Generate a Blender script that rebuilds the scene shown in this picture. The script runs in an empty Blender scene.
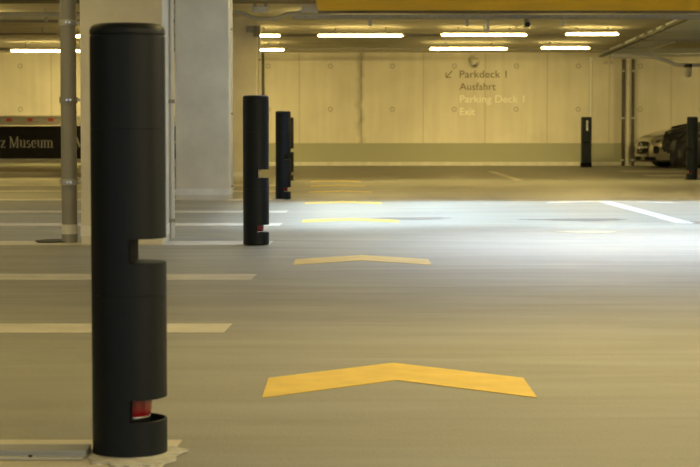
import bpy, bmesh, math, random
from mathutils import Vector, Matrix, noise
random.seed(7)
S = bpy.context.scene
C = S.collection
PI = math.pi

# ------------------------------------------------------------------ camera
F = 1800.0                      # focal length in pixels of the 700 px wide frame
HC = 0.745                      # lens height above the floor
PITCH = math.atan(100.5 / F)
cam = bpy.data.cameras.new('camera')
cam.lens = 36 * F / 700; cam.sensor_width = 36
cam.clip_start = 0.05; cam.clip_end = 200
cam.dof.use_dof = True; cam.dof.focus_distance = 8.0; cam.dof.aperture_fstop = 10.5
co = bpy.data.objects.new('camera', cam); C.objects.link(co)
co.location = (0, 0, HC); co.rotation_euler = (PI/2 - PITCH, 0, 0)
S.camera = co

# ------------------------------------------------------------------ light
w = bpy.data.worlds.new('World'); S.world = w; w.use_nodes = True
w.node_tree.nodes['Background'].inputs[0].default_value = (0.75, 0.85, 1.0, 1)
w.node_tree.nodes['Background'].inputs[1].default_value = 0.9
S.view_settings.view_transform = 'Standard'; S.view_settings.look = 'None'
S.view_settings.exposure = 0.0; S.view_settings.gamma = 1.0
S.view_settings.use_curve_mapping = False

WARM = (1.0, 0.77, 0.28)
def area(name, loc, sx, sy, power, col, rot=(0, 0, 0), spread=PI):
    l = bpy.data.lights.new(name, 'AREA'); l.shape = 'RECTANGLE'; l.size = sx; l.size_y = sy
    l.energy = power; l.color = col; l.spread = spread
    o = bpy.data.objects.new(name, l); C.objects.link(o); o.location = loc; o.rotation_euler = rot
    return o
DAY = (0.62, 0.79, 1.0)
# daylight that falls through the roof opening: straight down, and slanting towards the near bays
SKY = 1.0
area('daylight_down', (5.0, 16.9, 2.62), 7.0, 5.6, 300*SKY, DAY, (0, 0, 0), math.radians(24))
area('daylight_down_mid', (1.05, 17.1, 2.62), 0.9, 5.2, 60*SKY, DAY, (0, 0, 0), math.radians(34))
area('daylight_down_edge', (-0.05, 16.7, 2.62), 1.1, 5.4, 84*SKY, DAY, (0, 0, 0), math.radians(45))
area('daylight_near', (3.35, 12.95, 2.62), 8.1, 1.1, 48*SKY, DAY, (math.radians(-14), 0, 0), math.radians(100))
area('daylight_slant', (4.9, 14.3, 2.6), 8.4, 2.8, 222*SKY, (0.78, 0.87, 1.0), (math.radians(-34), 0, 0), math.radians(72))
# rows of unseen warm lights without fixtures, added to light floor and columns
# (x, watts down, watts up)
UNSEEN_LIGHTS = {1.0: ((-5, 13, 8), (-2.6, 13, 8), (1.2, 60, 20), (4.6, 280, 30)), 6.0: ((-5, 11, 8), (-2.2, 9, 8), (1.2, 46, 20), (4.6, 270, 30)),
         11.0: ((-5, 12, 8), (-3, 12, 8), (1.2, 6, 6), (4.6, 10, 10)), 21.0: ((-5.5, 55, 40), (-.6, 10, 40), (3.3, 8, 110), (6.0, 4, 190)),
         27.3: ((-6.5, 45, 80), (.2, 50, 34), (3.5, 50, 34), (7.5, 40, 34))}
for ly, row in UNSEEN_LIGHTS.items():
    for lx, p, q in row:
        area('unseen_fill_light', (lx, ly, 2.32), 1.5, 0.08, p, WARM if p < 100 else (1.0, 0.82, 0.48))
        area('unseen_fill_uplight', (lx, ly, 2.33), 1.5, 0.08, q, WARM, (PI, 0, 0))  # upward twin, added to brighten the ceiling and beam underside
area('unseen_fill_light', (-8.6, 36.6, 2.4), 1.5, 0.06, 60, WARM, (math.radians(60), 0, 0))  # unseen light added to brighten the left of the far wall
area('unseen_fill_light', (9.6, 35.5, 2.2), 1.5, 0.08, 60, WARM, (math.radians(66), 0, 0), math.radians(110))  # unseen light added to brighten the far wall at right
for lx, ly, p in ((-1.4, 14.4, 24), (-4.6, 15.2, 50), (-1.0, 23.5, 5)):  # point lights added to brighten the columns, no fixtures there
    l = bpy.data.lights.new('added_column_fill', 'POINT'); l.energy = p; l.color = (1.0, 0.86, 0.58); l.shadow_soft_size = 0.15
    o = bpy.data.objects.new('added_column_fill', l); C.objects.link(o); o.location = (lx, ly, 2.3)

# ------------------------------------------------------------------ pixel -> place helpers
def ray(px, py):
    x = (px - 350) / F; y = -(py - 233.5) / F
    c, s = math.cos(PITCH), math.sin(PITCH)
    return Vector((x, c + y * s, -s + y * c))
def fl(px, py, z=0.0):
    d = ray(px, py); t = (z - HC) / d.z
    return Vector((d.x*t, d.y*t, z))
def at(px, py, Y):
    d = ray(px, py); t = Y / d.y
    return Vector((d.x*t, Y, HC + d.z*t))

# ------------------------------------------------------------------ materials
def mat(name, col, rough=0.6, metal=0.0, spec=0.5, var=0.0, scale=6.0, bump=0.0, bscale=60.0, emit=None, estr=0, coat=0, vscale=(1, 1, 1)):
    m = bpy.data.materials.new(name); m.use_nodes = True
    N = m.node_tree.nodes; L = m.node_tree.links; b = N['Principled BSDF']
    b.inputs['Base Color'].default_value = (*col, 1); b.inputs['Roughness'].default_value = rough
    b.inputs['Metallic'].default_value = metal; b.inputs['Specular IOR Level'].default_value = spec
    b.inputs['Coat Weight'].default_value = coat
    tc = N.new('ShaderNodeTexCoord')
    mp = N.new('ShaderNodeMapping'); mp.inputs['Scale'].default_value = vscale
    L.new(tc.outputs['Object'], mp.inputs[0])
    if var > 0 or True:
        n = N.new('ShaderNodeTexNoise'); n.inputs['Scale'].default_value = scale; n.inputs['Detail'].default_value = 6
        L.new(mp.outputs[0], n.inputs['Vector'])
        r = N.new('ShaderNodeValToRGB')
        v = max(var, 0.02)
        r.color_ramp.elements[0].position = 0.3; r.color_ramp.elements[1].position = 0.7
        r.color_ramp.elements[0].color = (*[c*(1-v) for c in col], 1)
        r.color_ramp.elements[1].color = (*[min(1, c*(1+v)) for c in col], 1)
        L.new(n.outputs['Fac'], r.inputs[0]); L.new(r.outputs[0], b.inputs['Base Color'])
    if bump > 0:
        n2 = N.new('ShaderNodeTexNoise'); n2.inputs['Scale'].default_value = bscale; n2.inputs['Detail'].default_value = 3
        L.new(mp.outputs[0], n2.inputs['Vector'])
        bp = N.new('ShaderNodeBump'); bp.inputs['Strength'].default_value = bump; bp.inputs['Distance'].default_value = 0.01
        L.new(n2.outputs['Fac'], bp.inputs['Height']); L.new(bp.outputs[0], b.inputs['Normal'])
    if emit:
        b.inputs['Emission Color'].default_value = (*emit, 1); b.inputs['Emission Strength'].default_value = estr
    return m

def math_node(N, L, op, a, b=None, clamp=False):
    n = N.new('ShaderNodeMath'); n.operation = op; n.use_clamp = clamp
    for i, v in enumerate((a, b)):
        if v is None: continue
        if isinstance(v, (int, float)): n.inputs[i].default_value = v
        else: L.new(v, n.inputs[i])
    return n.outputs[0]

def floor_material():
    m = bpy.data.materials.new('worn_floor_coating'); m.use_nodes = True
    N = m.node_tree.nodes; L = m.node_tree.links; b = N['Principled BSDF']
    tc = N.new('ShaderNodeTexCoord')
    def nz(scale, vs, det=5, rough=0.55, dist=0.0):
        mp = N.new('ShaderNodeMapping'); mp.inputs['Scale'].default_value = vs
        L.new(tc.outputs['Object'], mp.inputs[0])
        n = N.new('ShaderNodeTexNoise'); n.inputs['Scale'].default_value = scale; n.inputs['Detail'].default_value = det
        n.inputs['Roughness'].default_value = rough; n.inputs['Distortion'].default_value = dist
        L.new(mp.outputs[0], n.inputs['Vector']); return n.outputs['Fac']
    base = N.new('ShaderNodeValToRGB'); e = base.color_ramp.elements
    e[0].position = 0.25; e[1].position = 0.75
    e[0].color = (0.200, 0.197, 0.166, 1); e[1].color = (0.300, 0.295, 0.252, 1)
    big = nz(0.55, (0.8, 1.3, 1), 6, 0.6, 0.6)
    streak = nz(2.2, (0.35, 3.0, 1), 6, 0.65, 0.4)
    s = math_node(N, L, 'MULTIPLY', big, 0.55)
    s2 = math_node(N, L, 'MULTIPLY', streak, 0.45)
    L.new(math_node(N, L, 'ADD', s, s2), base.inputs[0])
    fine = nz(180, (1, 1, 1), 2)
    fr = N.new('ShaderNodeMapRange'); fr.inputs['From Min'].default_value = 0.3; fr.inputs['From Max'].default_value = 0.7
    fr.inputs['To Min'].default_value = 0.82; fr.inputs['To Max'].default_value = 1.18
    L.new(fine, fr.inputs['Value'])
    mx = N.new('ShaderNodeMix'); mx.data_type = 'RGBA'; mx.blend_type = 'MULTIPLY'; mx.inputs[0].default_value = 1
    L.new(base.outputs[0], mx.inputs[6]); L.new(fr.outputs[0], mx.inputs[7])
    L.new(mx.outputs[2], b.inputs['Base Color'])
    rr = N.new('ShaderNodeMapRange'); rr.inputs['From Min'].default_value = 0.3; rr.inputs['From Max'].default_value = 0.7
    rr.inputs['To Min'].default_value = 0.42; rr.inputs['To Max'].default_value = 0.58
    L.new(nz(1.6, (0.4, 2.5, 1), 5, 0.6, 0.5), rr.inputs['Value']); L.new(rr.outputs[0], b.inputs['Roughness'])
    bp = N.new('ShaderNodeBump'); bp.inputs['Strength'].default_value = 0.25; bp.inputs['Distance'].default_value = 0.004
    L.new(nz(60, (1, 1, 1), 3), bp.inputs['Height']); L.new(bp.outputs[0], b.inputs['Normal'])
    b.inputs['Specular IOR Level'].default_value = 0.3
    return m

WALL_Y = 41.2
def wall_material():
    m = bpy.data.materials.new('board_marked_concrete_with_painted_dado'); m.use_nodes = True
    N = m.node_tree.nodes; L = m.node_tree.links; b = N['Principled BSDF']
    g = N.new('ShaderNodeTexCoord'); sp = N.new('ShaderNodeSeparateXYZ'); L.new(g.outputs['Object'], sp.inputs[0])
    X, Z = sp.outputs[0], sp.outputs[2]
    def nz(scale, vs, det=6, dist=0.0):
        mp = N.new('ShaderNodeMapping'); mp.inputs['Scale'].default_value = vs
        L.new(g.outputs['Object'], mp.inputs[0])
        n = N.new('ShaderNodeTexNoise'); n.inputs['Scale'].default_value = scale; n.inputs['Detail'].default_value = det
        n.inputs['Distortion'].default_value = dist
        L.new(mp.outputs[0], n.inputs['Vector']); return n.outputs['Fac']
    r = N.new('ShaderNodeValToRGB'); e = r.color_ramp.elements
    e[0].position = 0.3; e[1].position = 0.68; e[0].color = (0.56, 0.515, 0.42, 1); e[1].color = (0.72, 0.675, 0.55, 1)
    a = math_node(N, L, 'MULTIPLY', nz(0.9, (1, 1, 1), 7, 0.5), 0.6)
    c = math_node(N, L, 'MULTIPLY', nz(2.5, (2.2, 1, 0.18), 6, 0.3), 0.4)
    L.new(math_node(N, L, 'ADD', a, c), r.inputs[0])
    # tie holes every 1.41 m, in rows 0.98 m apart
    P = 1.415; x0 = 2.38; z0 = 1.285; PZ = 0.985
    fx = math_node(N, L, 'SUBTRACT', math_node(N, L, 'MODULO', math_node(N, L, 'ADD', X, 50*P - x0 + P/2), P), P/2)
    fz = math_node(N, L, 'SUBTRACT', math_node(N, L, 'MODULO', math_node(N, L, 'ADD', Z, 20*PZ - z0 + PZ/2), PZ), PZ/2)
    d = math_node(N, L, 'SQRT', math_node(N, L, 'ADD', math_node(N, L, 'MULTIPLY', fx, fx), math_node(N, L, 'MULTIPLY', fz, fz)))
    ring = math_node(N, L, 'MULTIPLY', math_node(N, L, 'LESS_THAN', d, 0.058), math_node(N, L, 'GREATER_THAN', d, 0.034))
    ring = math_node(N, L, 'MULTIPLY', ring, 0.5)
    # panel joints midway between the holes
    jx = math_node(N, L, 'ABSOLUTE', math_node(N, L, 'SUBTRACT', math_node(N, L, 'MODULO', math_node(N, L, 'ADD', X, 50*P - x0), P), P/2))
    joint = math_node(N, L, 'MULTIPLY', math_node(N, L, 'LESS_THAN', jx, 0.012), 0.28)
    # dark water run down one joint
    cx = math_node(N, L, 'ADD', math_node(N, L, 'SUBTRACT', X, 0.235), math_node(N, L, 'MULTIPLY', math_node(N, L, 'SUBTRACT', nz(2.5, (0.01, 1, 1), 5), 0.5), 0.35))
    run = math_node(N, L, 'SUBTRACT', 1.0, math_node(N, L, 'DIVIDE', math_node(N, L, 'ABSOLUTE', cx), 0.11), True)
    run = math_node(N, L, 'MULTIPLY', math_node(N, L, 'MULTIPLY', run, nz(5, (1, 1, 0.5), 5)), 0.9)
    dark = math_node(N, L, 'ADD', math_node(N, L, 'ADD', ring, joint), run, True)
    mx = N.new('ShaderNodeMix'); mx.data_type = 'RGBA'; L.new(dark, mx.inputs[0]); L.new(r.outputs[0], mx.inputs[6])
    mx.inputs[7].default_value = (0.13, 0.115, 0.07, 1)
    # grey green painted dado up to 0.51 m
    band = math_node(N, L, 'LESS_THAN', Z, 0.515)
    mb = N.new('ShaderNodeMix'); mb.data_type = 'RGBA'; L.new(band, mb.inputs[0]); L.new(mx.outputs[2], mb.inputs[6])
    mb.inputs[7].default_value = (0.35, 0.35, 0.25, 1)
    L.new(mb.outputs[2], b.inputs['Base Color']); b.inputs['Roughness'].default_value = 0.8
    return m

M = {}
M['floor'] = floor_material()
M['wall'] = wall_material()
M['concrete'] = mat('column_concrete', (0.66, 0.615, 0.50), 0.85, var=0.12, scale=2.5, bump=0.2, bscale=30)
M['ceiling'] = mat('ceiling_concrete', (0.56, 0.53, 0.44), 0.9, var=0.14, scale=1.2)
M['beam_dark'] = mat('beam_concrete', (0.20, 0.175, 0.12), 0.9, var=0.2, scale=1.5)
M['yellow'] = mat('yellow_beam_paint', (0.93, 0.61, 0.015), 0.55, var=0.08, scale=1.5)
M['band'] = mat('pale_base_band', (0.76, 0.74, 0.68), 0.6, var=0.1, scale=8)
M['black'] = mat('anthracite_powder_coat', (0.0035, 0.0065, 0.010), 0.48, spec=0.25, var=0.1, scale=12, bump=0.08, bscale=300)
M['black_inner'] = mat('matt_black_inside', (0.003, 0.003, 0.004), 0.8, spec=0.08)
M['red'] = mat('dark_red_lens', (0.19, 0.006, 0.010), 0.25, coat=0.5)
M['chrome'] = mat('bright_metal', (0.75, 0.74, 0.72), 0.22, metal=1)
M['galv'] = mat('galvanised_steel', (0.50, 0.50, 0.48), 0.5, metal=0.25, var=0.15, scale=15)
M['pipe'] = mat('grey_plastic_pipe', (0.30, 0.29, 0.26), 0.5, var=0.05)
M['ladder'] = mat('dull_tray_steel', (0.17, 0.165, 0.15), 0.7)
M['silver_pipe'] = mat('bright_zinc_pipe', (0.80, 0.81, 0.82), 0.4, metal=0.2)
M['duct_grey'] = mat('grey_floor_duct', (0.27, 0.285, 0.30), 0.5, metal=0.2)
M['conduit'] = mat('pale_conduit', (0.62, 0.63, 0.62), 0.35, metal=0.2)
M['white_paint'] = mat('worn_white_line_paint', (0.52, 0.49, 0.41), 0.55, var=0.12, scale=5)
M['white_arrow'] = mat('white_arrow_paint', (0.50, 0.50, 0.49), 0.5, var=0.06)
M['yellow_paint'] = mat('yellow_line_paint', (0.64, 0.46, 0.07), 0.55, var=0.10, scale=9)
M['kerb'] = mat('kerb_concrete', (0.27, 0.24, 0.18), 0.85, var=0.15, scale=3)
M['kerb_white'] = mat('white_wall_kerb', (0.62, 0.60, 0.52), 0.7, var=0.1)
M['grout'] = mat('grey_grout', (0.46, 0.46, 0.44), 0.8, var=0.25, scale=30, bump=0.6, bscale=60)
M['dirt'] = mat('dark_grit', (0.06, 0.052, 0.036), 0.95, var=0.3, scale=40)
M['banner'] = mat('black_banner_fabric', (0.018, 0.017, 0.015), 0.75, var=0.1)
M['letter'] = mat('silver_grey_lettering', (0.50, 0.49, 0.44), 0.6)
M['rail'] = mat('beige_grey_rail', (0.46, 0.42, 0.33), 0.5, metal=0.1)
M['reflector'] = mat('red_reflector', (0.55, 0.07, 0.03), 0.4)
M['tube'] = mat('lit_tube', (1, 0.95, 0.85), 0.4, emit=(1.0, 0.73, 0.24), estr=50)
M['tube_off'] = mat('unlit_tube', (0.75, 0.68, 0.48), 0.3)
M['lamp_body'] = mat('lamp_housing', (0.24, 0.22, 0.17), 0.5)
M['sign_dark'] = mat('dark_wall_lettering', (0.17, 0.135, 0.06), 0.8)
M['sign_light'] = mat('pale_wall_lettering', (0.88, 0.85, 0.75), 0.8)
M['darkpipe'] = mat('dark_downpipe', (0.07, 0.06, 0.045), 0.5)
M['duct'] = mat('grey_duct_sheet', (0.66, 0.71, 0.77), 0.55, metal=0.15, var=0.08, scale=3)
M['silver'] = mat('silver_car_paint', (0.50, 0.48, 0.43), 0.20, metal=0.92, coat=0.6)
M['car_black'] = mat('car_black_trim', (0.01, 0.01, 0.01), 0.5)
M['glass_dark'] = mat('dark_car_glass', (0.02, 0.022, 0.022), 0.08, spec=0.6)
M['lens'] = mat('headlight_lens', (0.75, 0.75, 0.72), 0.08, coat=1, metal=0.6)
M['rubber'] = mat('tyre_rubber', (0.015, 0.015, 0.015), 0.8)
M['cloth'] = mat('dark_cover_cloth', (0.014, 0.014, 0.014), 0.45, spec=0.4, var=0.2, scale=5)
M['white_plastic'] = mat('white_plastic', (0.75, 0.74, 0.70), 0.35)
M['stain'] = mat('brown_grey_stain', (0.16, 0.14, 0.11), 0.75, var=0.3, scale=9)
M['stain_pale'] = mat('pale_yellow_wear', (0.42, 0.36, 0.22), 0.6, var=0.3, scale=9)

# ------------------------------------------------------------------ mesh helpers
def obj(name, bm, m, parent=None, smooth=False, loc=None, auto=None):
    me = bpy.data.meshes.new(name); 
    bmesh.ops.recalc_face_normals(bm, faces=bm.faces)
    bm.to_mesh(me); bm.free(); me.materials.append(m)
    if smooth:
        for p in me.polygons: p.use_smooth = True
        me.set_sharp_from_angle(angle=math.radians(35))
    o = bpy.data.objects.new(name, me); C.objects.link(o)
    if parent: o.parent = parent
    if loc is not None: o.location = loc
    return o
def tag(o, label=None, cat=None, group=None, kind=None):
    if label: o['label'] = label
    if cat: o['category'] = cat
    if group: o['group'] = group
    if kind: o['kind'] = kind
    return o
def thing(name, label, cat, loc=(0, 0, 0), rz=0, group=None):
    o = bpy.data.objects.new(name, None); C.objects.link(o); o.empty_display_size = 0.1
    o.location = loc; o.rotation_euler = (0, 0, rz)
    return tag(o, label, cat, group)
def copy_tree(o, parent=None):
    c = o.copy(); C.objects.link(c)
    if parent: c.parent = parent
    for ch in [x for x in bpy.data.objects if x.parent == o]: copy_tree(ch, c)
    return c
def box(bm, x0, x1, y0, y1, z0, z1, bevel=0.0):
    r = bmesh.ops.create_cube(bm, size=1)
    bmesh.ops.scale(bm, vec=(x1-x0, y1-y0, z1-z0), verts=r['verts'])
    bmesh.ops.translate(bm, vec=((x0+x1)/2, (y0+y1)/2, (z0+z1)/2), verts=r['verts'])
    if bevel:
        es = list({e for v in r['verts'] for e in v.link_edges})
        bmesh.ops.bevel(bm, geom=es, offset=bevel, segments=2, affect='EDGES', profile=0.7)
    return bm
def nb(): return bmesh.new()
def bx(*a, bevel=0.0): return box(nb(), *a, bevel=bevel)
def cyl(bm, a, b, r0, r1=None, n=20):
    a = Vector(a); b = Vector(b); r1 = r0 if r1 is None else r1; d = b - a
    r = bmesh.ops.create_cone(bm, cap_ends=True, cap_tris=False, segments=n, radius1=r0, radius2=r1, depth=d.length)
    q = d.to_track_quat('Z', 'Y').to_matrix().to_4x4()
    bmesh.ops.transform(bm, matrix=Matrix.Translation((a+b)/2) @ q, verts=r['verts'])
    return bm
def tube(bm, pts, r, n=12):
    pts = [Vector(p) for p in pts]; rings = []
    for i, p in enumerate(pts):
        d = (pts[min(i+1, len(pts)-1)] - pts[max(i-1, 0)]).normalized()
        up = Vector((0, 0, 1)) if abs(d.z) < 0.9 else Vector((1, 0, 0))
        u = d.cross(up).normalized(); v = d.cross(u)
        rings.append([bm.verts.new(p + r*(math.cos(2*PI*k/n)*u + math.sin(2*PI*k/n)*v)) for k in range(n)])
    for A, B in zip(rings, rings[1:]):
        for k in range(n): bm.faces.new((A[k], A[(k+1) % n], B[(k+1) % n], B[k]))
    bm.faces.new(rings[0]); bm.faces.new(rings[-1]); return bm
def lathe(bm, prof, n=48, a0=0, a1=2*PI, cx=0, cy=0):
    full = abs(a1-a0-2*PI) < 1e-6; k = n if full else n+1; rings = []
    for r, z in prof:
        rings.append([bm.verts.new((cx + r*math.cos(a0+(a1-a0)*i/n), cy + r*math.sin(a0+(a1-a0)*i/n), z)) for i in range(k)])
    for A, B in zip(rings, rings[1:]):
        for i in range(n if full else n):
            j = (i+1) % k
            bm.faces.new((A[i], A[j], B[j], B[i]))
    if full:
        for R in (rings[0], rings[-1]):
            bm.faces.new(R)
    return bm
def prism(bm, pts, z0, z1):
    lo = [bm.verts.new((x, y, z0)) for x, y in pts]; hi = [bm.verts.new((x, y, z1)) for x, y in pts]
    n = len(pts); bm.faces.new(lo[::-1]); bm.faces.new(hi)
    for i in range(n): bm.faces.new((lo[i], lo[(i+1) % n], hi[(i+1) % n], hi[i]))
    return bm

# ------------------------------------------------------------------ the setting
SL = -0.0145                                   # the hall's long axis drifts this much in x per metre
obj_floor = obj('floor', bx(-16, 16, -6, 44, -0.2, 0), M['floor']); tag(obj_floor, kind='structure')
# far wall, one slab the long way
wo = obj('wall_back', bx(-16, 16, 0, 0.3, 0, 3.0), M['wall'], loc=(0, WALL_Y, 0)); tag(wo, kind='structure')
tag(obj('wall_left', bx(-16.3, -16, -6, 44, 0, 3.0), M['ceiling']), kind='structure')
tag(obj('wall_right', bx(16, 16.3, -6, 44, 0, 3.0), M['ceiling']), kind='structure')
CZ = at(350, 52.5, WALL_Y).z
# ceiling slab with the roof opening over the bays at the right
bm = nb()
box(bm, -16, 16, 20.2, 44, CZ, CZ+0.3)
box(bm, -16, 16, -6, 12.6, CZ, CZ+0.3)
box(bm, -16, -0.8, 12.6, 20.2, CZ, CZ+0.3)
box(bm, 9.0, 16, 12.6, 20.2, CZ, CZ+0.3)
co_ = obj('ceiling', bm, M['ceiling']); tag(co_, kind='structure')
# white kerb at the foot of the back wall
tag(obj('baseboard_back', bx(-2.4, 16, WALL_Y-0.16, WALL_Y, 0, 0.085, bevel=0.01), M['kerb_white']), kind='structure')
# beams under the ceiling
B0, B1 = 22.0, 24.4
bzb = at(450, 10.6, B1).z
bx_x = at(318, 5, B1).x
o = obj('trim_1', bx(bx_x, 16, B0, B1, bzb, CZ, bevel=0.02), M['yellow']); tag(o, 'yellow painted ceiling beam', kind='structure')
o = obj('trim_2', bx(bx_x, 16, B1, B1+0.12, bzb-0.035, CZ), M['beam_dark']); tag(o, kind='structure')
o = obj('trim_3', bx(-16, bx_x-0.002, B0, B1+0.12, at(40, 3, B1).z, CZ), M['beam_dark']); tag(o, kind='structure')
# low platform below the banner rail
tag(obj('trim_4', bx(-15.8, -2.25, 30.6, 36.5, 0, 0.075, bevel=0.01), M['kerb']), kind='structure')

# ------------------------------------------------------------------ columns
def column(px1, ybase, width, depth, label):
    p = fl(px1, ybase); Y = p.y; x1 = p.x; x0 = x1 - width
    t = thing('concrete_column', label, 'column', ((x0+x1)/2, Y + depth/2, 0), 0, 'square concrete columns of the garage')
    hw, hd = width/2, depth/2
    obj('shaft', bx(-hw, hw, -hd, hd, 0, CZ-0.002, bevel=0.012), M['concrete'], t)
    obj('base_band', bx(-hw-.004, hw+.004, -hd-.004, hd+.004, 0.055, 0.125), M['band'], t)
    return t
c1 = column(163.5, 244.5, 0.55, 0.57, 'square grey concrete column directly behind the nearest bollard')
c2 = column(229.5, 199.8, 0.60, 0.62, 'grey concrete column standing free between the two largest bollards')
c3 = column(257.5, 180.0, 0.60, 0.62, 'farthest grey column, partly hidden behind the second bollard')
def side_conduit(px, Y, label, r=0.014):
    x = at(px, 200, Y).x
    t = thing('electrical_conduit', label, 'conduit', (x, Y, 0))
    obj('conduit_tube', cyl(nb(), (0, 0, 0.02), (0, 0, CZ-0.01), r, n=14), M['conduit'], t)
    for z in (0.13, 0.95, 1.9):
        obj('clip', bx(-r-.006, r+.006, -r-.004, r+.004, z, z+0.025), M['pipe'], t)
    return t
side_conduit(172.3, c1.location.y + 0.12, 'pale vertical conduit up the right side of the nearest column', 0.017)
side_conduit(231.5, c2.location.y + 0.0, 'thin bright conduit up the side of the middle column', 0.013)
side_conduit(260.0, c3.location.y + 0.0, 'pale conduit beside the farthest column', 0.016)
# grey downpipe in front of column 1
pp = fl(69.8, 242.6)
t = thing('downpipe', 'fat grey drain pipe with metal clamps left of nearest column', 'pipe', (pp.x, pp.y, 0))
obj('pipe_tube', cyl(nb(), (0, 0, 0.0), (0, 0, CZ-0.005), 0.053, n=32), M['pipe'], t, True)
obj('base_band', cyl(nb(), (0, 0, 0.06), (0, 0, 0.125), 0.0545, n=32), M['band'], t, True)
for py in (23, 100, 182):
    z = at(68, py, pp.y).z
    b = nb(); lathe(b, [(0.054, z-.020), (0.062, z-.020), (0.062, z+.020), (0.054, z+.020)], 32)
    cl = obj('clamp', b, M['galv'] if py != 100 else M['pipe'], t, True)
    obj('clamp_lug', bx(0.056, 0.085, -0.02, 0.02, z-.008, z+.010), M['galv'], cl)
    for sx, sy in ((0.0, -0.061), (0.022, -0.056)):
        obj('clamp_screw', cyl(nb(), (sx, sy, z), (sx, sy-0.016, z), 0.008, n=8), M['chrome'], cl)

# ------------------------------------------------------------------ bollards
R = 0.0865
def bollard_section(bm, z0, z1, cut):
    """solid slice of the post; when cut, only the part left of x = 0.010 remains"""
    n = 64
    if not cut:
        ring = [(R*math.cos(2*PI*i/n), R*math.sin(2*PI*i/n)) for i in range(n)]
    else:
        a = math.acos(0.010/R); ring = [(R*math.cos(a+(2*PI-2*a)*i/40), R*math.sin(a+(2*PI-2*a)*i/40)) for i in range(41)]
    prism(bm, ring, z0, z1)
def make_bollard():
    t = thing('bollard', '', 'bollard')
    # post shell: three full drums joined by the half left standing beside each slot
    b = nb()
    n = 64
    # lower cup with rim
    lathe(b, [(R-.006, 0.0), (R, 0.004), (R, 0.082), (R-.001, 0.083), (R-.006, 0.083), (R-.006, 0.060)], n)
    bollard_section(b, 0.0825, 0.1345, True)
    lathe(b, [(R-.001, 0.1342), (R, 0.1345), (R, 0.374), (R-.001, 0.3745), (R-.001, 0.3755), (R, 0.376), (R, 0.4502), (R-.001, 0.4505)], n)
    bollard_section(b, 0.450, 0.507, True)
    lathe(b, [(R-.001, 0.5067), (R, 0.507), (R, 0.759), (R-.001, 0.7595), (R-.001, 0.7605), (R, 0.761), (R, 0.974), (R-.001, 0.975)], n)
    obj('post', b, M['black'], t, True)
    for za, zb2 in ((0.0825, 0.1345), (0.450, 0.507)):
        b = bx(0.0101, 0.0125, -R+.003, R-.003, za, zb2); obj('slot_wall', b, M['black_inner'], t)
    b = nb(); lathe(b, [(R-.001, 0.975), (R-.0025, 0.9755), (R-.0025, 0.9775), (R, 0.979), (R, 0.988), (R-.003, 0.996), (R-.009, 1.001), (R-.018, 1.003)], n)
    obj('cap', b, M['black'], t, True)
    # lamp in the lower slot
    b = nb(); lathe(b, [(0.047, 0.090), (0.050, 0.098), (0.053, 0.136)], 40)
    l = obj('red_lamp', b, M['red'], t, True)
    b = nb(); lathe(b, [(0.040, 0.060), (0.049, 0.083), (0.0485, 0.0905)], 40)
    obj('lamp_ring', b, M['chrome'], l, True)
    b = nb(); lathe(b, [(R-.0065, 0.060), (R-.0065, 0.062)], 48)
    obj('cup_floor', b, M['black_inner'], t)
    return t
proto = make_bollard()
bspots = [(130.2, 453.6, 0.0, 'largest black bollard, in the left foreground, its foot ringed by grout'),
          (256.2, 244.8, 0.0, 'second nearest black bollard, in front of the farthest column'),
          (283.3, 199.0, 0.0, 'slim black bollard just right of the second nearest one'),
          (288.3, 180.5, 0.0, 'distant bollard mostly hidden behind the slim third bollard')]
for i, (px, py, rz, lab) in enumerate(bspots):
    p = fl(px, py) 
    o = proto if i == 0 else copy_tree(proto)
    o.location = (p.x, p.y, 0.0024 if i < 2 else 0); o.rotation_euler = (0, 0, rz); o['label'] = lab
    o['group'] = 'black slotted bollards at the bay ends'; o.scale.z = 0.989
p = fl(691.8, 179.6); o = copy_tree(proto); o.location = (p.x, p.y, 0.012); o.rotation_euler = (0, 0, PI)
o['label'] = 'lone black bollard at the right edge, in front of the covered car'; o['group'] = 'black slotted bollards at the bay ends'
b = nb(); lathe(b, [(0.13, 0), (0.13, 0.008), (0.125, 0.012)], 32)
tag(obj('base_plate', b, M['black'], loc=(p.x, p.y, 0)), 'round dark foot plate under the lone bollard at right', 'base plate')

# grout skirt around the nearest bollard
nbp = proto.location
pts = []
for k in range(60):
    a = 2*PI*k/60
    r = 0.100 + 0.012*noise.noise(Vector((math.cos(a)*2.3, math.sin(a)*2.3, 4)))
    if math.cos(a) > 0.2: r += 0.040*math.cos(a)
    rr = r*(0.9 + 0.06*math.sin(7*a)+0.03*math.sin(13*a))
    pts.append((rr*math.cos(a), -0.03 + rr*1.6*math.sin(a) if math.sin(a) < 0 else rr*0.9*math.sin(a)))
b = nb(); prism(b, pts, 0.0022, 0.006)
tag(obj('grout_patch', b, M['grout'], loc=(nbp.x, nbp.y, 0)), 'ragged pale grout spread around the foot of the nearest bollard', 'grout patch')
# cable duct leading to it
p0 = fl(-90, 452.5); p1 = fl(91.5, 452.5)
t = thing('cable_duct', 'grey metal floor cable duct running into the nearest bollard', 'cable duct', (p1.x, 4.125, 0))
obj('duct_cover', bx(p0.x-p1.x-0.6, 0.0, -0.045, 0.045, 0.004, 0.020, bevel=0.003), M['duct_grey'], t)
obj('duct_flange', bx(p0.x-p1.x-0.6, -0.004, -0.070, -0.0445, 0.004, 0.008), M['galv'], t)
for xx in (-0.125, -0.21, -0.52):
    obj('screw', cyl(nb(), (xx, -0.058, 0.008), (xx, -0.058, 0.012), 0.0045, n=8), M['black_inner'], t)
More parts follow.
